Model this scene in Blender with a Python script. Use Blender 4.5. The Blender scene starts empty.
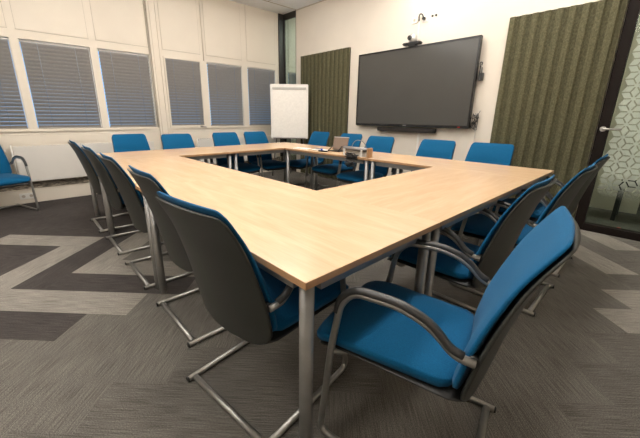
import bpy, bmesh, math, random
from mathutils import Vector, Matrix
random.seed(7)
PI = math.pi
scn = bpy.context.scene
COL = scn.collection
T = 0.74                       # table top height
WX, TY, CZ = -5.73, 4.46, 3.16  # window wall, screen wall, ceiling

# ------------------------------------------------------------------ materials
def new_mat(name):
    m = bpy.data.materials.new(name); m.use_nodes = True
    nt = m.node_tree
    return m, nt, nt.nodes['Principled BSDF']
def N(nt, t, **kw):
    n = nt.nodes.new(t)
    for k, v in kw.items():
        if hasattr(n, k): setattr(n, k, v)
        else: n.inputs[k].default_value = v
    return n
def ramp(nt, stops):
    r = nt.nodes.new('ShaderNodeValToRGB')
    e = r.color_ramp.elements
    while len(e) < len(stops): e.new(0.5)
    for i, (p, c) in enumerate(stops):
        e[i].position = p; e[i].color = (*c, 1)
    return r
def noisy(name, c1, c2, scale=(40, 40, 40), rough=0.6, metal=0.0, bump=0.0, detail=3, spec=0.5, bscale=None, sheen=0):
    m, nt, b = new_mat(name)
    tc = N(nt, 'ShaderNodeTexCoord'); mp = N(nt, 'ShaderNodeMapping'); mp.inputs['Scale'].default_value = scale
    no = N(nt, 'ShaderNodeTexNoise'); no.inputs['Detail'].default_value = detail; no.inputs['Scale'].default_value = 1
    nt.links.new(tc.outputs['Object'], mp.inputs['Vector']); nt.links.new(mp.outputs['Vector'], no.inputs['Vector'])
    r = ramp(nt, [(0.3, c1), (0.7, c2)])
    nt.links.new(no.outputs['Fac'], r.inputs['Fac']); nt.links.new(r.outputs['Color'], b.inputs['Base Color'])
    b.inputs['Roughness'].default_value = rough; b.inputs['Metallic'].default_value = metal
    b.inputs['Specular IOR Level'].default_value = spec
    if sheen: b.inputs['Sheen Weight'].default_value = sheen
    if bump:
        bp = N(nt, 'ShaderNodeBump'); bp.inputs['Strength'].default_value = bump; bp.inputs['Distance'].default_value = 0.002
        src = no
        if bscale:
            src = N(nt, 'ShaderNodeTexNoise'); src.inputs['Scale'].default_value = bscale
            nt.links.new(tc.outputs['Object'], src.inputs['Vector'])
        nt.links.new(src.outputs['Fac'], bp.inputs['Height']); nt.links.new(bp.outputs['Normal'], b.inputs['Normal'])
    return m
def plain(name, c, rough=0.5, metal=0.0, spec=0.5):
    return noisy(name, tuple(x * 0.96 for x in c), tuple(min(1, x * 1.04) for x in c), (30, 30, 30), rough, metal, spec=spec)

M = {}
M['wall'] = noisy('wall_paint', (.67, .61, .53), (.70, .64, .555), (3, 3, 3), .75, bump=.08, bscale=300)
M['panelpaint'] = noisy('cream_panel', (.67, .605, .515), (.70, .635, .54), (2, 2, 2), .5)
M['seam'] = plain('seam_shadow', (.44, .39, .32), .8)
M['ceiling'] = noisy('ceiling_tile', (.86, .88, .91), (.89, .91, .94), (20, 20, 20), .85, bump=.15, bscale=200)
M['radiator'] = noisy('radiator_enamel', (.60, .57, .53), (.64, .61, .56), (3, 3, 3), .4)
M['grille'] = None
M['frameblack'] = plain('dark_frame', (.022, .018, .016), .4)
M['doorframe'] = plain('brown_frame', (.012, .008, .0065), .65, spec=.15)
M['blue'] = noisy('blue_wool', (.001, .066, .162), (.002, .092, .210), (260, 260, 260), .85, bump=.35, spec=.15, sheen=.05)
M['shell'] = noisy('graphite_plastic', (.024, .026, .023), (.029, .031, .027), (300, 300, 300), .42, bump=.1, bscale=900)
M['armpad'] = noisy('arm_plastic', (.028, .028, .028), (.033, .033, .033), (200, 200, 200), .38)
M['black'] = plain('black_plastic', (.012, .012, .012), .4)
M['steel'] = noisy('satin_steel', (.30, .295, .28), (.34, .335, .32), (60, 60, 60), .36, .8)
M['chrome'] = noisy('chrome_leg', (.22, .215, .21), (.25, .245, .24), (20, 20, 20), .42, .8)
M['rail'] = plain('grey_rail', (.24, .235, .23), .4, .5)
M['white'] = plain('white_enamel', (.74, .72, .68), .35)
M['paper'] = plain('paper', (.78, .75, .70), .8)
M['silver'] = plain('silver_plastic', (.45, .44, .42), .3, .5)
M['screen'] = noisy('screen_glass', (.058, .057, .053), (.062, .061, .057), (3, 3, 3), .22, spec=.5)
M['bezel'] = plain('tv_bezel', (.012, .012, .013), .25)
M['red'] = plain('red_mark', (.6, .03, .02), .5)
M['blueplastic'] = plain('blue_pen', (.01, .05, .5), .3)
M['tablet_reflect'] = plain('tan_reflection_tablet', (.20, .14, .105), .4, .2)  # tan reflection on the tablet back is put into this base colour
M['edgeband'] = plain('light_wood_edge', (.42, .24, .12), .5)
M['greytray'] = plain('grey_tray', (.22, .20, .19), .4, .3)
M['slat'] = plain('blind_slat', (.36, .335, .305), .4, .15)
M['cord'] = plain('blind_cord', (.16, .26, .40), .6)

def wood(name, ax):
    m, nt, b = new_mat(name)
    tc = N(nt, 'ShaderNodeTexCoord'); mp = N(nt, 'ShaderNodeMapping')
    s = [9, 9, 9]; s[ax] = 1.3; mp.inputs['Scale'].default_value = s
    n1 = N(nt, 'ShaderNodeTexNoise'); n1.inputs['Scale'].default_value = 1.6; n1.inputs['Detail'].default_value = 6; n1.inputs['Distortion'].default_value = .6
    mp2 = N(nt, 'ShaderNodeMapping'); s2 = [120, 120, 120]; s2[ax] = 8; mp2.inputs['Scale'].default_value = s2
    n2 = N(nt, 'ShaderNodeTexNoise'); n2.inputs['Scale'].default_value = 1; n2.inputs['Detail'].default_value = 2
    for q in (mp, mp2): nt.links.new(tc.outputs['Object'], q.inputs['Vector'])
    nt.links.new(mp.outputs[0], n1.inputs['Vector']); nt.links.new(mp2.outputs[0], n2.inputs['Vector'])
    r = ramp(nt, [(.3, (.575, .385, .228)), (.5, (.615, .422, .258)), (.72, (.655, .465, .295))])
    r2 = ramp(nt, [(.35, (.96, .945, .92)), (.6, (1, 1, 1))])
    mx = N(nt, 'ShaderNodeMixRGB', blend_type='MULTIPLY'); mx.inputs[0].default_value = 1
    nt.links.new(n1.outputs['Fac'], r.inputs['Fac']); nt.links.new(n2.outputs['Fac'], r2.inputs['Fac'])
    nt.links.new(r.outputs[0], mx.inputs[1]); nt.links.new(r2.outputs[0], mx.inputs[2]); nt.links.new(mx.outputs[0], b.inputs['Base Color'])
    b.inputs['Roughness'].default_value = .27; b.inputs['Specular IOR Level'].default_value = .5
    return m
M['wood0'] = wood('maple_along_x', 0); M['wood1'] = wood('maple_along_y', 1)

def carpet(name, base, ang):
    m, nt, b = new_mat(name)
    tc = N(nt, 'ShaderNodeTexCoord'); mp = N(nt, 'ShaderNodeMapping', vector_type='TEXTURE')
    mp.inputs['Rotation'].default_value = (0, 0, ang)
    sc = N(nt, 'ShaderNodeMapping'); sc.inputs['Scale'].default_value = (7, 210, 7)
    nt.links.new(tc.outputs['Object'], mp.inputs[0]); nt.links.new(mp.outputs[0], sc.inputs[0])
    n1 = N(nt, 'ShaderNodeTexNoise'); n1.inputs['Scale'].default_value = 1; n1.inputs['Detail'].default_value = 3
    nt.links.new(sc.outputs[0], n1.inputs['Vector'])
    n2 = N(nt, 'ShaderNodeTexNoise'); n2.inputs['Scale'].default_value = 230; n2.inputs['Detail'].default_value = 1
    nt.links.new(tc.outputs['Object'], n2.inputs['Vector'])
    n3 = N(nt, 'ShaderNodeTexNoise'); n3.inputs['Scale'].default_value = 2.2; n3.inputs['Detail'].default_value = 3
    nt.links.new(tc.outputs['Object'], n3.inputs['Vector'])
    lo = tuple(x * .72 for x in base); hi = tuple(x * 1.25 for x in base)
    r = ramp(nt, [(.36, lo), (.5, base), (.64, hi)])
    nt.links.new(n1.outputs['Fac'], r.inputs['Fac'])
    r2 = ramp(nt, [(.34, (.66, .66, .66)), (.66, (1.36, 1.36, 1.36))]); nt.links.new(n2.outputs['Fac'], r2.inputs['Fac'])
    r3 = ramp(nt, [(.3, (.9, .9, .9)), (.7, (1.1, 1.1, 1.1))]); nt.links.new(n3.outputs['Fac'], r3.inputs['Fac'])
    mx = N(nt, 'ShaderNodeMixRGB', blend_type='MULTIPLY'); mx.inputs[0].default_value = 1
    nt.links.new(r.outputs[0], mx.inputs[1]); nt.links.new(r2.outputs[0], mx.inputs[2])
    my = N(nt, 'ShaderNodeMixRGB', blend_type='MULTIPLY'); my.inputs[0].default_value = 1
    nt.links.new(mx.outputs[0], my.inputs[1]); nt.links.new(r3.outputs[0], my.inputs[2])
    nt.links.new(my.outputs[0], b.inputs['Base Color'])
    b.inputs['Roughness'].default_value = .95; b.inputs['Specular IOR Level'].default_value = .1
    bp = N(nt, 'ShaderNodeBump'); bp.inputs['Strength'].default_value = .6; bp.inputs['Distance'].default_value = .004
    nt.links.new(n1.outputs['Fac'], bp.inputs['Height']); nt.links.new(bp.outputs['Normal'], b.inputs['Normal'])
    return m
CT = {'light': (.235, .216, .190), 'mid': (.132, .122, .108), 'mid2': (.118, .109, .097), 'dark': (.060, .053, .050)}
CM = []
for k, c in CT.items():
    for o, a in (('h', PI / 4), ('v', 3 * PI / 4)):
        CM.append((k + o, carpet('carpet_' + k + '_' + o, c, a)))

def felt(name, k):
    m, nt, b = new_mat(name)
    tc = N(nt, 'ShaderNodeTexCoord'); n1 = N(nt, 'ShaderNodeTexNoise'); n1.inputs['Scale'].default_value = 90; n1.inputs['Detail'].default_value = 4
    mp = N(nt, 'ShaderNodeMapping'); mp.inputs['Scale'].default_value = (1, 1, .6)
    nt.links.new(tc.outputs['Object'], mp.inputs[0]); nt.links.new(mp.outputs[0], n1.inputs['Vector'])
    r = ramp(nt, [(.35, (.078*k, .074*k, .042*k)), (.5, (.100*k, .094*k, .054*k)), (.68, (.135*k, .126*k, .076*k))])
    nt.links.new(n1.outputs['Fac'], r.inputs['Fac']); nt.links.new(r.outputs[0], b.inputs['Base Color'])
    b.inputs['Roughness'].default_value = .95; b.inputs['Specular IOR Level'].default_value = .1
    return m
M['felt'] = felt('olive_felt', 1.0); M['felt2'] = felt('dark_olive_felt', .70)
def perforated():
    m, nt, b = new_mat('dark_grille')
    tc = N(nt, 'ShaderNodeTexCoord'); mp = N(nt, 'ShaderNodeMapping'); mp.inputs['Scale'].default_value = (1, 14, 60)
    n1 = N(nt, 'ShaderNodeTexNoise'); n1.inputs['Scale'].default_value = 1.5; n1.inputs['Detail'].default_value = 4
    nt.links.new(tc.outputs['Object'], mp.inputs[0]); nt.links.new(mp.outputs[0], n1.inputs['Vector'])
    r = ramp(nt, [(.36, (.09, .078, .062)), (.5, (.24, .205, .16)), (.64, (.46, .40, .32))])
    nt.links.new(n1.outputs['Fac'], r.inputs['Fac']); nt.links.new(r.outputs[0], b.inputs['Base Color'])
    b.inputs['Roughness'].default_value = .6
    return m
M['grille'] = perforated()
def glass(name, tint=(1, 1, 1), spec=.12):
    m, nt, b = new_mat(name)
    out = nt.nodes['Material Output']; nt.nodes.remove(b)
    tr = N(nt, 'ShaderNodeBsdfTransparent'); tr.inputs[0].default_value = (*tint, 1)
    gl = N(nt, 'ShaderNodeBsdfGlossy'); gl.inputs['Roughness'].default_value = .03
    no = N(nt, 'ShaderNodeLayerWeight'); no.inputs['Blend'].default_value = .12
    mx = N(nt, 'ShaderNodeMixShader')
    nt.links.new(no.outputs['Facing'], mx.inputs[0]); nt.links.new(tr.outputs[0], mx.inputs[1]); nt.links.new(gl.outputs[0], mx.inputs[2])
    nt.links.new(mx.outputs[0], out.inputs[0])
    return m
M['glass'] = glass('window_glass', (.9, .95, .97))
M['doorglass'] = glass('door_glass', (.86, .92, .88))
def film():
    m, nt, b = new_mat('frosted_film')
    out = nt.nodes['Material Output']
    b.inputs['Base Color'].default_value = (.74, .80, .72, 1); b.inputs['Roughness'].default_value = .6
    tl = N(nt, 'ShaderNodeBsdfTranslucent'); tl.inputs[0].default_value = (.78, .84, .76, 1)
    tr = N(nt, 'ShaderNodeBsdfTransparent')
    m1 = N(nt, 'ShaderNodeMixShader'); m1.inputs[0].default_value = .5
    nt.links.new(b.outputs[0], m1.inputs[1]); nt.links.new(tl.outputs[0], m1.inputs[2])
    tc = N(nt, 'ShaderNodeTexCoord'); sp = N(nt, 'ShaderNodeSeparateXYZ'); nt.links.new(tc.outputs['Object'], sp.inputs[0])
    mr = N(nt, 'ShaderNodeMapRange'); mr.inputs[1].default_value = .38; mr.inputs[2].default_value = .66
    mr.inputs[3].default_value = .0; mr.inputs[4].default_value = .92
    nt.links.new(sp.outputs['Z'], mr.inputs[0])
    m2 = N(nt, 'ShaderNodeMixShader')
    nt.links.new(mr.outputs[0], m2.inputs[0]); nt.links.new(tr.outputs[0], m2.inputs[1]); nt.links.new(m1.outputs[0], m2.inputs[2])
    nt.links.new(m2.outputs[0], out.inputs[0])
    return m
M['film'] = film()
def emit(name, c, s):
    m, nt, b = new_mat(name)
    b.inputs['Base Color'].default_value = (.8, .8, .8, 1)
    b.inputs['Emission Color'].default_value = (*c, 1); b.inputs['Emission Strength'].default_value = s
    return m

# ------------------------------------------------------------------ mesh helpers
def box(bm, x0, x1, y0, y1, z0, z1, mi=0):
    v = [bm.verts.new(p) for p in ((x0,y0,z0),(x1,y0,z0),(x1,y1,z0),(x0,y1,z0),(x0,y0,z1),(x1,y0,z1),(x1,y1,z1),(x0,y1,z1))]
    for q in ((0,3,2,1),(4,5,6,7),(0,1,5,4),(1,2,6,5),(2,3,7,6),(3,0,4,7)):
        f = bm.faces.new([v[i] for i in q]); f.material_index = mi
    return v
def fillet(pts, rad, n=5):
    P = [Vector(p) for p in pts]
    if rad <= 0: return P
    out = [P[0]]
    for i in range(1, len(P) - 1):
        a, b, c = P[i-1], P[i], P[i+1]
        r = min(rad, (a-b).length * .49, (c-b).length * .49)
        p0 = b + (a-b).normalized() * r; p2 = b + (c-b).normalized() * r
        for k in range(n + 1):
            t = k / n
            out.append(p0 * (1-t)**2 + b * 2*t*(1-t) + p2 * t*t)
    out.append(P[-1]); return out
def tube(bm, pts, r, seg=10, rad=0, mi=0, sx=1.0, n=5):
    P = fillet(pts, rad, n)
    up = None; rings = []
    for i, p in enumerate(P):
        d = (P[min(i+1, len(P)-1)] - P[max(i-1, 0)]).normalized()
        if up is None:
            up = Vector((0, 0, 1)) if abs(d.z) < .9 else Vector((0, 1, 0))
        up = (up - d * up.dot(d)).normalized(); sd = d.cross(up)
        rings.append([bm.verts.new(p + sd * (math.cos(a) * r * sx) + up * (math.sin(a) * r)) for a in [2*PI*k/seg for k in range(seg)]])
    for a, b in zip(rings, rings[1:]):
        for k in range(seg):
            f = bm.faces.new((a[k], a[(k+1) % seg], b[(k+1) % seg], b[k])); f.smooth = True; f.material_index = mi
    for rr in (rings[0][::-1], rings[-1]):
        f = bm.faces.new(rr); f.material_index = mi
def lathe(bm, prof, seg=20, o=(0, 0, 0)):
    o = Vector(o); rings = []
    for r, z in prof:
        rings.append([bm.verts.new(o + Vector((r*math.cos(2*PI*k/seg), r*math.sin(2*PI*k/seg), z))) for k in range(seg)])
    for a, b in zip(rings, rings[1:]):
        for k in range(seg):
            bm.faces.new((a[k], a[(k+1) % seg], b[(k+1) % seg], b[k])).smooth = True
    bm.faces.new(rings[0][::-1]); bm.faces.new(rings[-1])
def solid(bm, F, B, mi=0):
    """closed slab from two equal grids of points (front F, back B)"""
    R, C = len(F), len(F[0])
    f = [[bm.verts.new(p) for p in row] for row in F]; b = [[bm.verts.new(p) for p in row] for row in B]
    for i in range(R-1):
        for j in range(C-1):
            bm.faces.new((f[i][j], f[i][j+1], f[i+1][j+1], f[i+1][j])); bm.faces.new((b[i][j], b[i+1][j], b[i+1][j+1], b[i][j+1]))
    for j in range(C-1):
        bm.faces.new((f[0][j+1], f[0][j], b[0][j], b[0][j+1])); bm.faces.new((f[R-1][j], f[R-1][j+1], b[R-1][j+1], b[R-1][j]))
    for i in range(R-1):
        bm.faces.new((f[i][0], f[i+1][0], b[i+1][0], b[i][0])); bm.faces.new((f[i+1][C-1], f[i][C-1], b[i][C-1], b[i+1][C-1]))
    for q in bm.faces: q.smooth = True
def obj(name, bm, mats, parent=None, bevel=0, smooth=False, seg=2):
    bmesh.ops.recalc_face_normals(bm, faces=bm.faces[:])
    if bevel:
        bmesh.ops.bevel(bm, geom=bm.edges[:] + bm.verts[:], offset=bevel, segments=seg, affect='EDGES', clamp_overlap=True)
    me = bpy.data.meshes.new(name); bm.to_mesh(me); bm.free()
    for m in (mats if isinstance(mats, (list, tuple)) else [mats]): me.materials.append(m)
    if smooth:
        for p in me.polygons: p.use_smooth = True
    o = bpy.data.objects.new(name, me); COL.objects.link(o)
    if parent is not None: o.parent = parent
    return o
def bx(name, d, mat, parent=None, bevel=0):
    bm = bmesh.new(); box(bm, *d); return obj(name, bm, mat, parent, bevel)
def tag(o, label, cat, group=None, kind=None):
    o['label'] = label; o['category'] = cat
    if group: o['group'] = group
    if kind: o['kind'] = kind
    return o
def thing(name, label, cat, loc=(0, 0, 0), rz=0, group=None):
    o = bpy.data.objects.new(name, None); COL.objects.link(o)
    o.location = loc; o.rotation_euler = (0, 0, rz); o.empty_display_size = .1
    return tag(o, label, cat, group)
def struct(name, bm, mat, parent=None, bevel=0):
    o = obj(name, bm, mat, parent, bevel)
    if parent is None: o['kind'] = 'structure'
    return o
def copy_tree(o, parent=None):
    c = o.copy(); COL.objects.link(c); c.parent = parent
    for ch in o.children: copy_tree(ch, c)
    return c

# ------------------------------------------------------------------ floor (herringbone carpet planks)
XR, YF, YB = 1.9, -2.3, 7.2    # right wall, wall behind the camera, end of the rooms beyond
W_ = .247
LIGHT = {('V',18,7),('V',20,9),('H',17,2),('H',16,1),('H',-4,5),('V',-1,4),('H',0,1),('H',2,3),('V',1,6)}
DARK = {('H',-5,4),('H',-1,0),('H',1,2),('V',0,5),('V',-3,10),('V',-6,7),('V',-4,9),('V',-2,3),('H',-2,7),('H',-6,3),('H',-3,6),
        ('V',-5,8),('V',-7,6),('H',-7,2),('V',-3,2),('H',-4,13),('H',-5,12),('H',-6,11),('H',-7,10),('H',-1,8),('V',-2,11)}
def plank_kind(k):
    if k in LIGHT: return 'light'
    if k in DARK: return 'dark'
    h = (k[1] * 73856093 ^ k[2] * 19349663 ^ (7 if k[0] == 'H' else 0)) & 1023
    s = -2.18 + k[1] * W_; t = 1.38 + k[2] * W_
    if k[1] < 0 and t > 2.7: return 'dark'
    return 'mid' if h & 1 else 'mid2'
bm = bmesh.new()
names = [n for n, _ in CM]
x_lo, x_hi, y_lo, y_hi = WX - .01, XR, YF, YB
def clip(poly):
    def cut(poly, ax, val, keep_hi):
        out = []
        for i in range(len(poly)):
            a, b = poly[i], poly[(i+1) % len(poly)]
            ia = (a[ax] >= val) == keep_hi; ib = (b[ax] >= val) == keep_hi
            if ia: out.append(a)
            if ia != ib:
                t = (val - a[ax]) / (b[ax] - a[ax]); out.append((a[0] + t*(b[0]-a[0]), a[1] + t*(b[1]-a[1])))
        return out
    for ax, v, kh in ((0, x_lo, True), (0, x_hi, False), (1, y_lo, True), (1, y_hi, False)):
        if len(poly) < 3: return []
        poly = cut(poly, ax, v, kh)
    return poly
r2 = 2 ** .5
for i in range(-32, 46):
    for j in range(-24, 44):
        d = (i - j + 1) % 8
        if d == 0: key = ('H', i, j); s0, s1, t0, t1 = i, i+4, j, j+1
        elif d == 4: key = ('V', i, j); s0, s1, t0, t1 = i, i+1, j-3, j+1
        else: continue
        P = []
        for s, t in ((s0,t0),(s1,t0),(s1,t1),(s0,t1)):
            s = -2.18 + s * W_; t = 1.38 + t * W_
            P.append(((s - t) / r2, (s + t) / r2))
        P = clip(P)
        if len(P) < 3: continue
        f = bm.faces.new([bm.verts.new((x, y, 0)) for x, y in P])
        f.material_index = names.index(plank_kind(key) + ('h' if key[0] == 'H' else 'v'))
bmesh.ops.remove_doubles(bm, verts=bm.verts[:], dist=.0005)
for f in bm.faces:
    f.normal_update()
    if f.normal.z < 0: f.normal_flip()
me = bpy.data.meshes.new('floor'); bm.to_mesh(me); bm.free()
for _, m in CM: me.materials.append(m)
fl = bpy.data.objects.new('floor', me); COL.objects.link(fl); fl['kind'] = 'structure'

# ------------------------------------------------------------------ ceiling
bm = bmesh.new(); box(bm, WX - .25, XR + .1, YF - .1, YB + .1, CZ, CZ + .1); struct('ceiling', bm, M['ceiling'])
bm = bmesh.new()
box(bm, -5.29, -5.275, YF, TY, CZ - .004, CZ)
for k in range(7):
    y = TY - .68 - k * 1.2
    if y > YF: box(bm, -5.29, XR, y, y + .010, CZ - .003, CZ)
for k in range(5): box(bm, -4.0 + k * 1.28, -3.988 + k * 1.28, YF, TY, CZ - .003, CZ)
struct('trim_1', bm, M['seam'])

# ------------------------------------------------------------------ window wall
Z0, Z1 = .985, 2.095
WIN = [(-1.46, -.70), (-.60, .158), (.245, 1.0), (1.095, 1.785), (2.005, 2.63), (2.745, 3.455), (3.58, 4.25), (4.60, 5.30), (5.42, 6.12)]
bm = bmesh.new()
box(bm, WX - .2, WX, YF, YB, 0, Z0); box(bm, WX - .2, WX, YF, YB, Z1, CZ)
ys = [YF] + [v for w in WIN for v in w] + [YB]
for a, b in zip(ys[::2], ys[1::2]): box(bm, WX - .2, WX, a, b, Z0, Z1)
struct('wall_left', bm, M['panelpaint'])
# raised panels above and below the windows, with their seams
bm = bmesh.new()
for a, b in WIN:
    if b < YB: box(bm, WX, WX + .006, a, b, 2.205, CZ)
    box(bm, WX, WX + .006, a + .02, b - .02, .80, .905)
struct('trim_2', bm, M['panelpaint'], bevel=.002)
bm = bmesh.new()
for a, b in WIN:
    box(bm, WX, WX + .0015, a - .008, b + .008, 2.197, 2.203)
    box(bm, WX, WX + .0015, a - .004, a, 2.2, CZ); box(bm, WX, WX + .0015, b, b + .004, 2.2, CZ)
    box(bm, WX, WX + .0015, a + .01, b - .01, .905, .908)
struct('trim_3', bm, M['seam'])
# pilaster between the two groups of windows, with a slim duct and a pipe
bm = bmesh.new()
box(bm, WX, WX + .045, 1.815, 1.985, 0, CZ); box(bm, WX + .045, WX + .062, 1.845, 1.875, 0, CZ); box(bm, WX + .045, WX + .062, 1.935, 1.965, 0, CZ)
struct('trim_4', bm, M['panelpaint'], bevel=.003)
bm = bmesh.new(); tube(bm, [(WX + .016, 1.797, .98), (WX + .016, 1.797, CZ)], .008, 8)
tag(obj('wall_pipe', bm, M['seam']), 'thin dark pipe running up beside the pilaster of the window wall', 'pipe')
bm = bmesh.new(); tube(bm, [(WX + .016, 2.69, 2.10), (WX + .016, 2.69, CZ)], .007, 8)
tag(obj('wall_pipe', bm, M['panelpaint']), 'thin cream pipe running up to the ceiling between fifth and sixth windows', 'pipe')
# window sill ledge
bm = bmesh.new(); box(bm, WX, WX + .018, YF, YB, .948, .978); struct('trim_5', bm, M['panelpaint'], bevel=.004)
# floor trunking and perforated strip
bm = bmesh.new(); box(bm, WX, WX + .05, YF, YB, 0, .19); struct('baseboard_left', bm, M['panelpaint'], bevel=.004)
bm = bmesh.new(); box(bm, WX, WX + .03, YF, YB, .192, .30); struct('trim_6', bm, M['grille'])

blind_words = ['far left', 'first', 'second', 'third', 'fourth', 'fifth', 'sixth']
blind_labels = {0: 'closed grey venetian blind outside the picture to the left',
 1: 'grey venetian blind cut off by the left edge of the picture',
 2: 'wide grey venetian blind right above the single chair and radiator',
 3: 'grey venetian blind just left of the wall pilaster',
 4: 'grey venetian blind just right of the wall pilaster, in the opening sash',
 5: 'grey venetian blind between the opening sash and the corner window',
 6: 'grey venetian blind in the corner window partly behind the flipchart',
 7: 'grey venetian blind seen through the tall glazed strip beside the corner'}
for n, (a, b) in enumerate(WIN):
    fr = bpy.data.objects.new('window_%d' % (n + 1), None); COL.objects.link(fr); fr['kind'] = 'structure'
    fr.location = (WX, (a + b) / 2, Z0); h = Z1 - Z0; w = (b - a) / 2
    bm = bmesh.new(); t = .010; X0, X1 = -.075, -.040
    box(bm, X0, X1, -w, -w + t, 0, h); box(bm, X0, X1, w - t, w, 0, h); box(bm, X0, X1, -w + t, w - t, 0, t); box(bm, X0, X1, -w + t, w - t, h - t, h)
    obj('window_frame', bm, M['white'], fr)
    bx('glass_pane', (-.060, -.055, -w + t, w - t, t, h - t), M['glass'], fr)
    if n == 4:
        bm = bmesh.new(); q = .022
        box(bm, -.004, .016, -w - .005, -w + q, -.01, h + .005); box(bm, -.004, .016, w - q, w + .005, -.01, h + .005)
        box(bm, -.004, .016, -w + q, w - q, -.01, q); box(bm, -.004, .016, -w + q, w - q, h - q, h + .005)
        obj('sash_rim', bm, M['panelpaint'], fr)
        bm = bmesh.new(); box(bm, .016, .03, w - .10, w - .06, -.012, .012); tube(bm, [(.03, w - .08, 0), (.05, w - .08, 0), (.052, w - .0, -.012)], .008, 8, .01)
        obj('window_handle', bm, M['greytray'], fr)
    if n > 7: continue
    bl = thing('window_blind', blind_labels[n], 'blind', (WX, (a + b) / 2, Z0), 0, 'venetian blinds on the window wall')
    bw = w - .011; zt = h - .012
    bx('head_rail', (-.030, -.004, -bw, bw, zt - .022, zt), M['slat'], bl)
    bm = bmesh.new()
    ang = math.radians(55); sw = .053; pitch = .0465; z = zt - .047
    while z > .028:
        cx = -.018; dx = sw / 2 * math.cos(ang); dz = sw / 2 * math.sin(ang)
        P = [(cx + dx, z + dz), (cx + .006, z + .0045), (cx - dx, z - dz)]
        vs = [[bm.verts.new((px, sy * (bw - .003), pz)) for px, pz in P] for sy in (-1, 1)]
        for k in range(2): bm.faces.new((vs[0][k], vs[1][k], vs[1][k+1], vs[0][k+1]))
        z -= pitch
    so = obj('slats', bm, M['slat'], bl); md = so.modifiers.new('thickness', 'SOLIDIFY'); md.thickness = .0008
    bx('bottom_rail', (-.028, -.006, -bw, bw, .002, .018), M['slat'], bl)
    for sy in (-.55, .55):
        bm = bmesh.new(); tube(bm, [(.002, sy * bw, .02), (.002, sy * bw, zt - .02)], .0016, 6); obj('ladder_cord', bm, M['cord'], bl)

# radiators
def radiator(y0, y1, label):
    r = thing('radiator', label, 'radiator', (WX + .06, y0, 0), 0, 'flat radiators under the windows')
    L = y1 - y0
    bx('front_panel', (.055, .075, 0, L, .30, .765), M['radiator'], r, .006)
    bm = bmesh.new(); k = 0
    while k * .045 < L - .05: box(bm, .0, .054, .01 + k*.045, .04 + k*.045, .32, .772); k += 1
    obj('convector_fins', bm, M['radiator'], r)
    bm = bmesh.new(); box(bm, .0, .075, 0, .004, .31, .775); tube(bm, [(.07, -.018, .30), (.07, -.018, .79)], .010, 8); tube(bm, [(.07, -.018, .72), (.05, .01, .72)], .009, 8)
    obj('side_pipe', bm, M['radiator'], r)
    for yy in (.25, L - .25):
        bx('wall_bracket', (-.058, .02, yy, yy + .03, .35, .7), M['radiator'], r)
    return r
radiator(-.05, 1.66, 'long flat cream radiator between the single chair and the wall pilaster')
radiator(2.42, 4.15, 'flat cream radiator under the windows right of the pilaster')

def socket(name, loc, label, n, face, group=None, cat='socket', s=.08):
    t = thing(name, label, cat, loc, 0, group)
    bm = bmesh.new()
    if face == 'x': box(bm, 0, .012, 0, n*s, 0, s)
    else: box(bm, 0, n*s, -.012, 0, 0, s)
    obj('cover_plate', bm, M['white'], t, .002)
    for k in range(n):
        bm = bmesh.new()
        for a0 in range(1):
            c = (k + .5) * s
            prof = [Vector((.012 if face == 'x' else c, c if face == 'x' else -.012, s/2)), Vector((.015 if face == 'x' else c, c if face == 'x' else -.015, s/2))]
            tube(bm, prof, .020, 14)
        obj('socket_insert', bm, M['seam'], t)
    return t
socket('wall_socket', (WX + .051, -.10, .062), 'cream double socket on the floor trunking behind the single chair', 2, 'x')
socket('wall_socket', (WX + .051, 2.88, .10), 'socket on the trunking seen under the tables left of the blue seats', 1, 'x')

# ------------------------------------------------------------------ screen wall (wall_back)
bm = bmesh.new()
box(bm, -5.30, -.47, TY, TY + .15, 0, CZ)
box(bm, -.47, .62, TY, TY + .15, 2.42, CZ); box(bm, .62, XR, TY, TY + .15, 0, CZ)
struct('wall_back', bm, M['wall'])
bm = bmesh.new(); box(bm, -5.28, XR, TY - .008, TY, CZ - .018, CZ); struct('trim_7', bm, M['seam'])  # dark strip coloured in for the shadow gap below the ceiling
bm = bmesh.new(); box(bm, -5.28, -.47, TY - .012, TY, 0, .06); struct('baseboard_back', bm, M['panelpaint'])
# tall glazed strip in the corner
bm = bmesh.new(); box(bm, WX, WX + .03, 4.345, TY, 0, CZ); struct('trim_8', bm, M['frameblack'])
st = bpy.data.objects.new('window_10', None); COL.objects.link(st); st['kind'] = 'structure'; st.location = (WX, TY, 0)
bm = bmesh.new(); w = .43
box(bm, .03, .055, .0, .03, 0, CZ); box(bm, w - .012, w, 0, .03, 0, CZ); box(bm, .055, w - .012, 0, .03, CZ - .11, CZ); box(bm, .055, w - .012, 0, .03, 0, .08)
obj('window_frame', bm, M['frameblack'], st)
bx('glass_pane', (.055, w - .012, .012, .018, .08, CZ - .11), M['doorglass'], st)

# rooms beyond the glass
bm = bmesh.new(); box(bm, WX - .2, XR, YB, YB + .1, 0, CZ); struct('wall_beyond', bm, M['wall'])
bm = bmesh.new(); box(bm, -.95, -.85, TY + .15, YB, 0, CZ); struct('wall_partition', bm, M['wall'])
bm = bmesh.new(); box(bm, -.85, -.02, 5.75, 5.85, 0, CZ); box(bm, .3, XR, 5.75, 5.85, 0, CZ); struct('wall_corridor', bm, M['panelpaint'])
bm = bmesh.new(); box(bm, XR, XR + .1, YF - .1, YB + .1, 0, CZ); struct('wall_right', bm, M['wall'])
bm = bmesh.new(); box(bm, WX - .2, XR, YF - .1, YF, 0, CZ); struct('wall_front', bm, M['wall'])

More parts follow.
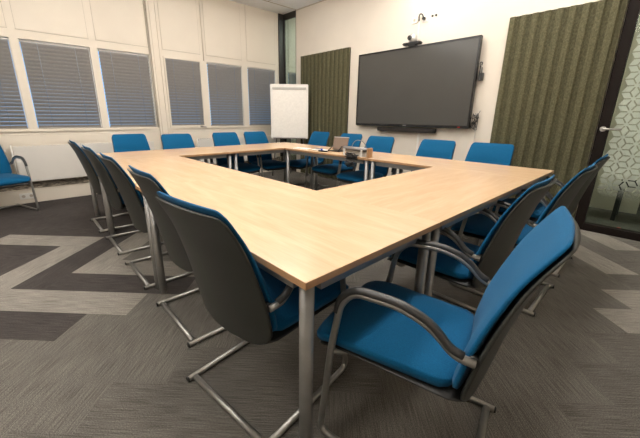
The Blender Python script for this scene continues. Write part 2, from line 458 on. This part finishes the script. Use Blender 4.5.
# glazed door
dr = bpy.data.objects.new('door_1', None); COL.objects.link(dr); dr['kind'] = 'structure'; dr.location = (-.47, TY, 0)
DW = 1.09; DH = 2.42
bm = bmesh.new()
box(bm, 0, .085, -.01, .09, 0, DH); box(bm, DW - .085, DW, -.01, .09, 0, DH); box(bm, .085, DW - .085, -.01, .09, DH - .08, DH); box(bm, .085, DW - .085, -.01, .09, 0, .075)
obj('door_frame', bm, M['doorframe'], dr, .003)
bx('glass_pane', (.085, DW - .085, .035, .043, .075, DH - .08), M['doorglass'], dr)
bm = bmesh.new(); A = .070; d = A * 3 ** .5
def inset(P, f):
    c = sum((Vector(p) for p in P), Vector((0, 0))) / len(P)
    return [c + (Vector(p) - c) * f for p in P]
def addp(P):
    if all(.09 < p[0] < DW - .09 for p in P) and all(.30 < p[1] < DH - .09 for p in P):
        bm.faces.new([bm.verts.new((p[0], .030, p[1])) for p in P])
for m_ in range(-12, 40):
    for n_ in range(-2, 14):
        s = Vector((n_ * d * math.cos(PI/6), m_ * d + n_ * d * .5 - .02)) + Vector((.10, 0))
        if not (-.1 < s.x < DW + .1 and 0 < s.y < DH): continue
        c = s - Vector((A, 0)); V = [c + A * Vector((math.cos(k*PI/3), math.sin(k*PI/3))) for k in range(6)]
        for k in (0, 2, 4): addp(inset([c, V[k], V[(k+1) % 6], V[(k+2) % 6]], .83))
        addp([s + .3 * A * Vector((math.cos(k*PI/3 + PI/6), math.sin(k*PI/3 + PI/6))) * 1.0 for k in range(6)])
obj('frosted_pattern', bm, M['film'], dr)
bm = bmesh.new()
tube(bm, [(.045, -.010, 1.085), (.045, -.020, 1.085)], .026, 18)
tube(bm, [(.045, -.020, 1.085), (.05, -.055, 1.085), (.185, -.055, 1.085)], .010, 10, .015)
obj('door_handle', bm, M['silver'], dr)
# things beyond the door
bn = thing('side_table', 'dark slim legged table seen through the clear foot of the glass door', 'table', (.02, 5.35, 0))
bx('table_top', (-.25, .35, -.2, .2, .42, .46), M['black'], bn)
for lx in (-.22, .32):
    for ly in (-.17, .17): bx('leg', (lx - .02, lx + .02, ly - .02, ly + .02, 0, .42), M['black'], bn)
bm = bmesh.new(); lathe(bm, [(.022, 0), (.022, .02), (.014, .03)], 14); 
o = tag(obj('door_stop', bm, M['red']), 'small red door stop on the floor behind the glass door', 'door stop'); o.location = (-.115, 4.75, 0)

# ------------------------------------------------------------------ acoustic felt panels
def acoustic(x0, x1, z0, z1, ribs, label):
    t = thing('acoustic_panel', label, 'acoustic panel', (x0, TY, z0), 0, 'olive felt acoustic panels')
    W = x1 - x0; H = z1 - z0
    bx('backing_board', (0, W, -.02, -.001, 0, H), M['frameblack'], t)
    bm = bmesh.new(); pts = []
    p = W / ribs
    for k in range(ribs):
        for fx, y in ((0, -.040), (.12, -.052), (.50, -.054), (.60, -.042), (.64, -.040)):
            pts.append(((k + fx) * p, y))
    pts.append((W, -.040))
    F = [[bm.verts.new((x, y, z)) for x, y in pts] for z in (0, H)]
    B = [[bm.verts.new((x, -.02, z)) for x, y in (pts[0], pts[-1])] for z in (0, H)]
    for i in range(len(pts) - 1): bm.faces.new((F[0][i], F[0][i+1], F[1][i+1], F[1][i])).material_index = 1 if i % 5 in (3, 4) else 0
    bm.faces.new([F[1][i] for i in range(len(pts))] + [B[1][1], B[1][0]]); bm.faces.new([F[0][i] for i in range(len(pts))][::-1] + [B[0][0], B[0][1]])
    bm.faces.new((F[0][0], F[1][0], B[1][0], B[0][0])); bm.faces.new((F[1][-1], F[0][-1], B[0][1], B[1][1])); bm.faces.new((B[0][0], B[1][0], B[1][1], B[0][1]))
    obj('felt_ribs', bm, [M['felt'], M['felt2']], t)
acoustic(-5.115, -3.86, .02, 2.305, 12, 'olive felt acoustic panel left of the wall screen, behind the flipchart')
acoustic(-1.455, -.475, .02, 2.285, 9, 'olive felt acoustic panel between the wall screen and the glass door')

# ------------------------------------------------------------------ wall screen
tv = thing('wall_screen', 'large switched off dark presentation screen on the far wall', 'screen', (-2.665, TY, 1.043))
HW, HH = .942, 1.104; yb, yf = -.035, -.085
bx('screen_body', (-HW, HW, yf + .012, yb, .005, HH), M['bezel'], tv, .004)
bm = bmesh.new(); e = .024
box(bm, -HW, -HW + e, yf - .004, yf + .012, 0, HH); box(bm, HW - e, HW, yf - .004, yf + .012, 0, HH)
box(bm, -HW + e, HW - e, yf - .004, yf + .012, HH - e, HH); box(bm, -HW + e, HW - e, yf - .004, yf + .012, 0, e * 1.5)
obj('bezel', bm, M['bezel'], tv)
bx('display_glass', (-HW + e, HW - e, yf + .001, yf + .0115, e * 1.5, HH - e), M['screen'], tv)
bx('wall_bracket', (-.35, .35, yb, -.001, .3, .8), M['black'], tv)
bx('indicator_light', (.80, .83, yf - .006, yf - .003, .012, .022), M['red'], tv)
bx('brand_badge', (-.03, .03, yf - .0055, yf - .0035, .014, .022), M['silver'], tv)
# sound bar
sb = thing('sound_bar', 'long thin black sound bar under the wall screen', 'speaker', (-2.675, TY, .965))
bx('speaker_body', (-.485, .485, -.09, -.005, 0, .062), M['black'], sb, .008)
bx('speaker_grille', (-.455, .455, -.094, -.089, .008, .054), M['frameblack'], sb)
bx('wall_bracket', (-.05, .05, -.006, -.0005, .0, .05), M['greytray'], sb)
# conference camera
cc = thing('conference_camera', 'black and silver conference camera standing on top of the wall screen', 'camera', (-2.655, TY - .065, 2.148))
bm = bmesh.new(); box(bm, -.14, .13, -.06, .045, .018, .052); obj('camera_base', bm, M['black'], cc, .012)
bx('clamp', (-.05, .06, -.045, .035, 0, .018), M['black'], cc, .004)
bm = bmesh.new(); lathe(bm, [(.045, 0), (.056, .015), (.060, .045), (.056, .08), (.042, .105), (.02, .118)], 20, (-.01, 0, .052)); obj('camera_head', bm, M['silver'], cc)
bm = bmesh.new(); tube(bm, [(-.02, -.045, .105), (-.025, -.075, .105)], .030, 18); obj('lens', bm, M['black'], cc)
# sockets and cables above
socket('wall_outlet', (-2.735, TY - .001, 2.455), 'white single outlet above the screen, left of the camera cable', 1, 'y', cat='socket')
socket('wall_outlet', (-2.575, TY - .001, 2.445), 'white single outlet above the screen, behind the hooked black cable', 1, 'y', cat='socket')
for x, l in ((-2.432, 'left of the two small dark cable holes high above the screen'), (-2.380, 'right of the two small dark cable holes high above the screen')):
    bm = bmesh.new(); tube(bm, [(x, TY + .004, 2.50), (x, TY - .012, 2.50)], .014, 14)
    tag(obj('cable_port', bm, M['black']), l, 'cable port', 'cable ports above the screen')
bm = bmesh.new(); box(bm, -2.630, -2.608, TY - .014, TY - .001, 2.16, 2.50)
tag(obj('cable_duct', bm, M['white'], bevel=.002), 'slim white cable duct rising from behind the screen to the outlets', 'cable duct')
bm = bmesh.new(); tube(bm, [(-2.62, TY - .02, 2.47), (-2.62, TY - .03, 2.53), (-2.60, TY - .035, 2.555), (-2.565, TY - .035, 2.54), (-2.545, TY - .03, 2.48)], .009, 8, .03); tube(bm, [(-2.545, TY - .014, 2.49), (-2.545, TY - .045, 2.487)], .020, 12)
tag(obj('camera_cable', bm, M['black']), 'thick black cable hooked over between duct and outlet above the screen', 'cable')
bm = bmesh.new(); box(bm, -2.475, -2.44, TY - .016, TY - .001, .061, .96)
tag(obj('cable_duct', bm, M['white'], bevel=.002), 'white cable duct running down below the sound bar', 'cable duct')
bm = bmesh.new(); tube(bm, [(-1.66, TY - .01, 1.10), (-1.665, TY - .008, .9), (-1.70, TY - .008, .6), (-1.69, TY - .008, .1)], .005, 6, .05)
tag(obj('power_cable', bm, M['radiator']), 'pale thin cable hanging down the wall right of the screen', 'cable')
def tangle(bm, c, sp, n, r, steps=9, seed=1):
    rnd = random.Random(seed)
    for k in range(n):
        P = [Vector((c[0] + rnd.uniform(-1, 1)*sp[0], c[1] + rnd.uniform(-1, 1)*sp[1], c[2] + rnd.uniform(-1, 1)*sp[2])) for _ in range(steps)]
        tube(bm, P, r, 5, .03, n=3)
bm = bmesh.new(); tangle(bm, (-1.675, TY - .045, 1.14), (.055, .015, .13), 3, .0035, 9, 3); box(bm, -1.70, -1.68, TY - .06, TY + .002, 1.10, 1.13)
tag(obj('cable_bundle', bm, M['black']), 'loose loops of black cable at the lower right corner of the screen', 'cable')
bm = bmesh.new(); tangle(bm, (-1.695, TY - .045, 1.74), (.018, .012, .12), 2, .006, 6, 5); box(bm, -1.705, -1.66, TY - .06, TY + .002, 1.63, 1.72)
tag(obj('cable_bundle', bm, M['black']), 'black plugs and cable beside the upper right edge of the screen', 'cable')

# ------------------------------------------------------------------ conference tables
TX0, TX1, TY0, TY1 = -4.447, -.583, .523, 3.482
HX0, HX1, HY0, HY1 = -3.653, -1.38, 1.327, 2.845
def desk(x0, x1, y0, y1, grain, label, iy=.043, ix=.043):
    t = thing('conference_table', label, 'table', ((x0+x1)/2, (y0+y1)/2, 0), 0, 'maple tables joined in a ring')
    w, h = (x1-x0)/2 - .0006, (y1-y0)/2 - .0006
    bm = bmesh.new(); box(bm, -w, w, -h, h, T - .025, T)
    bmesh.ops.bevel(bm, geom=bm.edges[:], offset=.0015, segments=1, affect='EDGES')
    for f in bm.faces:
        if abs(f.normal.z) < .5: f.material_index = 1
    bm.normal_update()
    obj('table_top', bm, [M['wood%d' % grain], M['edgeband']], t)
    lx, ly = w - ix, h - iy
    bm = bmesh.new()
    for s in (-1, 1):
        box(bm, -lx + .05, lx - .05, s*ly - .011, s*ly + .011, T - .071, T - .026)
        box(bm, s*lx - .011, s*lx + .011, -ly + .05, ly - .05, T - .071, T - .026)
    obj('apron_rail', bm, M['rail'], t)
    for sx in (-1, 1):
        for sy in (-1, 1):
            bm = bmesh.new(); lathe(bm, [(.0225, 0.0), (.0235, .004), (.0235, T - .026)], 20, (sx*lx, sy*ly, 0))
            lg = obj('leg', bm, M['chrome'], t)
            bm = bmesh.new(); box(bm, sx*lx - .03 - sx*.02, sx*lx + .03 - sx*.02, sy*ly - .03 - sy*.02, sy*ly + .03 - sy*.02, T - .034, T - .0255)
            obj('leg_bracket', bm, M['rail'], lg)
    return t
xm = -2.15; ym = 2.03
desk(xm, TX1, TY0, HY0, 0, 'maple table at the near corner of the ring, beside the nearest chair')
desk(HX0, xm, TY0, HY0, 0, 'maple table on the near left side, in front of the middle left chairs')
desk(TX0, HX0, TY0, ym, 1, 'maple table at the left corner, before the pilaster')
desk(TX0, HX0, ym, TY1, 1, 'maple table at the window side nearest the flipchart')
desk(HX0, -2.14, HY1, TY1, 0, 'maple table before the left felt panel carrying the tablet and papers', iy=.03)
desk(-2.14, TX1, HY1, TY1, 0, 'maple table below the right half of the screen, at the right corner', iy=.028)
desk(HX1, TX1, HY0, HY1, 1, 'maple table on the right side between near corner and right corner')

# ------------------------------------------------------------------ chairs
def prof(z, P):
    if z <= P[0][0]: return P[0][1]
    if z >= P[-1][0]: return P[-1][1]
    for k in range(len(P) - 1):
        if P[k][0] <= z <= P[k+1][0]:
            def slope(q):
                if q == 0: return (P[1][1] - P[0][1]) / (P[1][0] - P[0][0])
                if q == len(P) - 1: return (P[-1][1] - P[-2][1]) / (P[-1][0] - P[-2][0])
                return (P[q+1][1] - P[q-1][1]) / (P[q+1][0] - P[q-1][0])
            h = P[k+1][0] - P[k][0]; t = (z - P[k][0]) / h
            return ((2*t**3 - 3*t*t + 1) * P[k][1] + (t**3 - 2*t*t + t) * h * slope(k) + (-2*t**3 + 3*t*t) * P[k+1][1] + (t**3 - t*t) * h * slope(k+1))
BO = [(.37, .072), (.46, .052), (.58, .028), (.70, -.002), (.80, -.036), (.92, -.098)]
def halfw(z, z0, z1, W, rt, rb):
    w = W
    if z > z1 - rt: w = W - rt + math.sqrt(max(0, rt*rt - (z - (z1 - rt))**2))
    if z < z0 + rb: w = min(w, W - rb + math.sqrt(max(0, rb*rb - ((z0 + rb) - z)**2)))
    return w
def back_mesh(z0, z1, W, rt, rb, off0, off1, wb=.044, wf=.032, nz=22, nx=12, puff=0):
    zs = []
    for k in range(nz + 1):
        t = k / nz; zs.append(z0 + (z1 - z0) * (.5 - .5*math.cos(PI * t)) )
    F, B = [], []
    for z in zs:
        tp = max(0, (z - .58) / .34); hw = max(halfw(z, z0, z1, W + .006 - .026 * tp, rt, rb), .01)
        fr, br = [], []
        for j in range(nx + 1):
            q = -1 + 2*j/nx; q = math.sin(q * PI/2); x = q * hw
            h = 1 - .4 * max(0, (z - .75) / .17); g = (1 - (x/W)**2) * h; u = prof(z, BO); ub = u - wb * g; u = u - wf * g
            edge = max(abs(q)**6, 0)
            zt = min((z1 - z) / .03, 1); zb = min((z - z0) / .03, 1)
            e2 = (1 - edge) * (1 - (1 - max(zt, 0))**2 * .9) * (1 - (1 - max(zb, 0))**2 * .9)
            th = 1 - .5 * min(1, max(0, (z - .58) / .34)); fr.append(Vector((x, u + off0*th + (off1 - off0) * th * (.35 + .65 * e2) + puff * e2, z))); br.append(Vector((x, ub + off0*th, z)))
        F.append(fr); B.append(br)
    bm = bmesh.new(); solid(bm, F, B); return bm
def chair_proto():
    t = thing('conference_chair', 'x', 'chair', (0, 0, 0), 0, 'blue conference chairs around the tables')
    # frame
    for s in (-1, 1):
        bm = bmesh.new(); X = .25 * s
        tube(bm, [(X, -.03, .0135), (X, .515, .0135), (X, .475, .42), (X, .445, .60), (X, .40, .655), (X, .25, .662), (X, .16, .634), (X, .095, .574), (X - .010*s, .045, .566)], .0125, 12, .045)
        fr = obj('side_frame', bm, M['steel'], t)
        bm = bmesh.new()
        tube(bm, [(X + .002*s, .458, .565), (X + .002*s, .449, .613), (X + .002*s, .40, .669), (X + .002*s, .25, .676), (X + .002*s, .16, .647), (X + .001*s, .108, .592), (X - .004*s, .075, .580)], .0122, 12, .045, sx=1.08)
        ap = obj('arm_pad', bm, M['armpad'], fr); ap['label'] = 'dark grey plastic arm pad'
        bm = bmesh.new(); tube(bm, [(X, -.034, .0135), (X, -.028, .0135)], .0132, 12); obj('end_cap', bm, M['black'], fr)
    bm = bmesh.new(); tube(bm, [(-.24, 0, .0145), (.24, 0, .0145)], .0138, 12); obj('floor_bar', bm, M['steel'], t)
    for u, z in ((.455, .366),):
        bm = bmesh.new()
        if u > .3: tube(bm, [(-.248, .474, .40), (-.20, u, z), (.20, u, z), (.248, .474, .40)], .011, 10, .02)
        else: box(bm, -.19, .19, u - .02, u + .02, .372, .392)
        obj('seat_support', bm, M['steel'] if u > .3 else M['black'], t)
    # seat
    def seat(z_lo, z_hi, Wf, Wb, u0, u1, rnd, shrink=0, dome=.006):
        F, B = [], []
        n = 16
        for i in range(n + 1):
            q = .5 - .5*math.cos(PI*i/n); u = u0 + (u1-u0)*q
            W = Wb + (Wf - Wb) * min(1, q * 1.4)
            e = min(u - u0, u1 - u); r = rnd
            w = W if e > r else W - r + math.sqrt(max(0, r*r - (r-e)**2))
            fr, br = [], []
            for j in range(15):
                a = math.sin((-1 + 2*j/14) * PI/2); x = a*w
                drop = -.030 * max(0, (u - (u1 - .13)) / .13)**2
                lip = .014 * (abs(a)**8) + .014 * max(0, 1 - e/.03)**2
                fr.append(Vector((x, u, z_hi + drop - lip + dome*(1-a*a)))); br.append(Vector((x*(1-shrink), u, z_lo + drop + .012*abs(a)**4 + .012*max(0, 1 - e/.05)**2)))
            F.append(fr); B.append(br)
        bm = bmesh.new(); solid(bm, F, B); return bm
    sc_ = obj('seat_cushion', seat(.408, .462, .237, .212, .085, .572, .055), M['blue'], t)
    obj('seat_shell', seat(.374, .416, .232, .225, .052, .562, .055, .08), M['black'], t)
    obj('backrest_shell', back_mesh(.376, .908, .229, .034, .10, 0, .026), M['shell'], t)
    obj('backrest_cushion', back_mesh(.430, .926, .226, .034, .05, .026, .058, wb=.032, wf=.028, puff=.003), M['blue'], t)
    for s in (-1, 1):
        bm = bmesh.new(); tube(bm, [(s*.20, .055, .566), (s*.238, .050, .566)], .016, 12); obj('arm_joint', bm, M['black'], t)
    return t
proto = chair_proto()
CH = [  # x, y, heading of the sitter in degrees (0 = facing the screen wall), label
 (-.997, .450, 7, 'nearest blue chair on the left side, its whole dark back facing us'),
 (-1.715, .512, 0, 'blue chair with dark back, second nearest on the left side'),
 (-2.485, .512, 0, 'blue chair with dark back, middle one of the five on the left side'),
 (-3.24, .512, 0, 'blue chair with dark back, fourth from us on the left side'),
 (-3.99, .50, 0, 'blue chair with dark back, furthest from us on the left side, in front of radiator'),
 (-.212, 1.026, 102, 'nearest blue armchair on the right, pulled out with its whole seat visible'),
 (-.40, 1.705, 90, 'blue armchair on the right side, second nearest, tucked beside the near table legs'),
 (-.335, 2.433, 90, 'blue armchair on the right side, third from us'),
 (-.345, 3.165, 90, 'blue armchair on the right side furthest from us, nearest the glass door'),
 (-4.86, 1.155, -90, 'blue chair at window side facing us, leftmost, before the long radiator'),
 (-4.56, 1.685, -90, 'blue chair at window side facing us, in front of the pilaster'),
 (-4.56, 2.435, -90, 'blue chair at window side facing us, third from left, below the sixth window'),
 (-4.56, 2.985, -90, 'blue chair at window side facing us, nearest to the flipchart'),
 (-3.985, 3.83, 180, 'blue chair in front of the left felt panel, behind the papers'),
 (-3.27, 3.80, 180, 'blue chair directly behind the tablet, beside the left felt panel'),
 (-2.59, 3.62, 180, 'blue chair below the sound bar, right of the cable box'),
 (-1.78, 3.62, 180, 'blue chair below the lower right corner of the screen'),
 (-1.19, 3.62, 180, 'blue chair between screen and right felt panel, at the right table corner'),
 (-5.335, -.44, -70, 'single blue chair standing apart by the window wall, cut by the left edge'),
]
for i, (x, y, a, lab) in enumerate(CH):
    o = proto if i == 0 else copy_tree(proto)
    o.location = (x, y, 0); o.rotation_euler = (0, 0, math.radians(a)); o['label'] = lab
    if i == 18: o['group'] = 'blue chairs apart from the tables'; o.location = (-5.505, -.355, 0)

# ------------------------------------------------------------------ flipchart
fc = thing('flipchart', 'white flipchart on tripod legs in the corner by the windows', 'flipchart', (-4.92, 3.97, 0), math.radians(48))
bm = bmesh.new(); w = .345
box(bm, -w, w, -.012, .012, .77, 1.74)
obj('board', bm, M['white'], fc, .004)
bm = bmesh.new()
for x0, x1, z0, z1 in ((-w - .012, -w + .014, .76, 1.75), (w - .014, w + .012, .76, 1.75), (-w, w, 1.735, 1.755), (-w, w, .755, .775)): box(bm, x0, x1, -.02, .014, z0, z1)
obj('board_frame', bm, M['white'], fc, .003)
bx('paper_pad', (-w + .03, w - .03, -.020, -.012, .80, 1.66), M['paper'], fc)
bx('paper_clamp', (-w + .03, w - .03, -.034, -.012, 1.66, 1.70), M['silver'], fc, .004)
bx('pen_tray', (-w + .03, w - .03, -.07, -.012, .762, .775), M['greytray'], fc, .003)
for p in ((-.36, .04), (.36, .04), (0, .42)):
    bm = bmesh.new(); tube(bm, [(p[0]*.45, .027, 1.45), (p[0], p[1], .012)], .011, 10); obj('leg', bm, M['greytray'], fc)
bm = bmesh.new(); box(bm, -.17, .17, .012, .035, 1.43, 1.47); obj('leg_bracket', bm, M['greytray'], fc)

# ------------------------------------------------------------------ things on the far table
tb = thing('tablet', 'tablet with a tan reflection painted on its back, leaning on its stand on the far table', 'tablet', (-2.86, 3.13, T), math.radians(8))
tb_b = bmesh.new(); box(tb_b, -.115, .115, -.004, .004, 0, .165); o = obj('tablet_body', tb_b, M['tablet_reflect'], tb, .003); o.location = (0, .03, .018); o.rotation_euler = (math.radians(-16), 0, 0)
tb_b = bmesh.new(); box(tb_b, -.117, .117, -.006, .006, .160, .169); o = obj('tablet_edge', tb_b, M['silver'], tb); o.location = (0, .03, .018); o.rotation_euler = (math.radians(-16), 0, 0)
tb_b = bmesh.new(); box(tb_b, -.105, .105, .004, .006, .012, .155); o = obj('display', tb_b, M['screen'], tb); o.location = (0, .03, .018); o.rotation_euler = (math.radians(-16), 0, 0)
bm = bmesh.new(); box(bm, -.10, .08, -.09, .07, .0005, .012); tube(bm, [(-.10, -.085, .010), (-.08, .0, .07)], .006, 8); tube(bm, [(.06, -.085, .010), (.06, .0, .07)], .006, 8); obj('stand', bm, M['black'], tb)
cb = thing('cable_box', 'grey topped cable box with light wooden end on the far table edge', 'cable box', (-2.355, 2.895, T))
bm = bmesh.new(); tube(bm, [(-.185, 0, .082), (.17, 0, .082)], .024, 14, sx=1.5); obj('cover', bm, M['greytray'], cb)
bm = bmesh.new(); box(bm, .17, .20, -.042, .042, .0005, .108); obj('end_panel', bm, M['edgeband'], cb, .006)
bm = bmesh.new()
for x in (-.165, .09): box(bm, x, x + .022, -.048, -.036, .0005, .08)
box(bm, -.18, .17, .02, .03, .0005, .075); obj('support', bm, M['white'], cb)
bm = bmesh.new(); tangle(bm, (-2.375, 2.825, .745), (.10, .018, .040), 7, .0055, 9, 11); tangle(bm, (-2.36, 2.80, .66), (.085, .022, .045), 5, .0055, 8, 12)
tube(bm, [(-2.31, 2.80, .66), (-2.30, 2.80, .57), (-2.29, 2.81, .62)], .006, 6, .02)
tag(obj('cable_bundle', bm, M['black']), 'tangled dark cables hanging from the cable box over the table edge', 'cable')
bm = bmesh.new(); tube(bm, [(-2.50, 2.97, T + .006), (-2.50, 2.98, .86), (-2.44, 2.98, .92), (-2.34, 2.98, .91), (-2.29, 2.98, .86), (-2.29, 2.98, T + .006)], .0045, 8, .05)
tag(obj('looped_cable', bm, M['greytray']), 'thin cable arching up behind the cable box', 'cable')
def at(name, mat, d, loc, rz, lab, cat, bev=.001):
    bm = bmesh.new(); box(bm, *d); o = obj(name, bm, mat, None, bev); o.location = loc; o.rotation_euler = (0, 0, rz); return tag(o, lab, cat)
at('notepad', M['paper'], (-.11, .11, -.07, .07, 0, .008), (-3.40, 2.97, T + .0006), .3, 'white notepad lying on the far table edge near the inner corner', 'notepad')
at('paper_sheet', M['paper'], (-.12, .12, -.08, .08, 0, .0015), (-3.13, 3.06, T + .0006), -.15, 'white paper sheet lying between notepad and tablet', 'paper')
bm = bmesh.new(); tangle(bm, (0, 0, .012), (.075, .03, .0055), 4, .0045, 7, 21)
o = tag(obj('cable_coil', bm, M['greytray']), 'small coil of dark cable lying on the paper sheet', 'cable'); o.location = (-3.16, 3.05, T + .006)
rc = thing('remote_control', 'small black remote with a blue button lying on the far table', 'remote', (-2.94, 2.93, T + .0006), .2)
bx('remote_body', (-.07, .07, -.02, .02, 0, .016), M['black'], rc, .004)
bx('blue_button', (-.035, -.015, -.012, .012, .0165, .034), M['blueplastic'], rc, .002)

# ------------------------------------------------------------------ ceiling luminaires and world
LM = emit('lamp_diffuser', (1.0, .95, .875), 20.5)
LN = emit('lamp_diffuser_corridor', (.95, 1.0, .93), 20.0)
pl = None
spots = [(-.85, -1.2), (-.85, .45), (-.85, 2.1), (-.85, 3.7), (-2.35, -1.2), (-2.35, .45), (-2.35, 2.1), (-2.35, 3.7), (-3.85, -1.2), (-3.85, .9), (-3.85, 2.8)]
def lamp_thing(x, y, mat, lab, grp):
    t = thing('ceiling_light', lab, 'ceiling light', (x, y, CZ), 0, grp)
    bm = bmesh.new(); a, b = .6, .13
    box(bm, -a, a, -b - .0, -b + .012, -.03, -.001); box(bm, -a, a, b - .012, b, -.03, -.001); box(bm, -a, -a + .012, -b + .012, b - .012, -.03, -.001); box(bm, a - .012, a, -b + .012, b - .012, -.03, -.001)
    obj('housing', bm, M['white'], t)
    bx('diffuser', (-a, a, -b, b, -.10, -.031), mat, t, .01)
    return t
for i, (x, y) in enumerate(spots):
    lamp_thing(x, y, LM, 'slim rectangular ceiling light above the meeting room, outside the picture', 'ceiling lights in the meeting room').rotation_euler = (0, 0, PI / 2)
lamp_thing(1.2, 5.2, LN, 'rectangular ceiling light panel in the corridor behind the glass door', 'ceiling lights beyond the glass')
lamp_thing(-4.6, 5.6, LN, 'rectangular ceiling light panel in the room behind the glazed strip', 'ceiling lights beyond the glass')

wd = bpy.data.worlds.new('World'); scn.world = wd; wd.use_nodes = True
bg = wd.node_tree.nodes['Background']; bg.inputs[0].default_value = (.28, .58, 1.0, 1); bg.inputs[1].default_value = 1.5

# ------------------------------------------------------------------ camera
f, yaw, pitch, roll, h = 315.379, -.82825, -.27733, .00912, 1.1869
fw = Vector((math.sin(yaw)*math.cos(pitch), math.cos(yaw)*math.cos(pitch), math.sin(pitch)))
r_ = Vector((math.cos(yaw), -math.sin(yaw), 0)); u_ = r_.cross(fw)
c, s = math.cos(roll), math.sin(roll)
R_ = c*r_ + s*u_; U_ = -s*r_ + c*u_
cam = bpy.data.cameras.new('camera'); co = bpy.data.objects.new('camera', cam); COL.objects.link(co)
cam.sensor_width = 36; cam.sensor_fit = 'HORIZONTAL'; cam.lens = f / 640 * 36
cam.shift_x = 10.414 / 640; cam.shift_y = -13.323 / 640; cam.clip_start = .02; cam.clip_end = 60
m = Matrix((R_, U_, -fw)).transposed().to_4x4(); m.translation = Vector((0, 0, h)); co.matrix_world = m
scn.camera = co
scn.view_settings.view_transform = 'Standard'; scn.view_settings.look = 'None'
scn.view_settings.exposure = -0.08; scn.view_settings.gamma = 1.0; scn.view_settings.use_curve_mapping = False
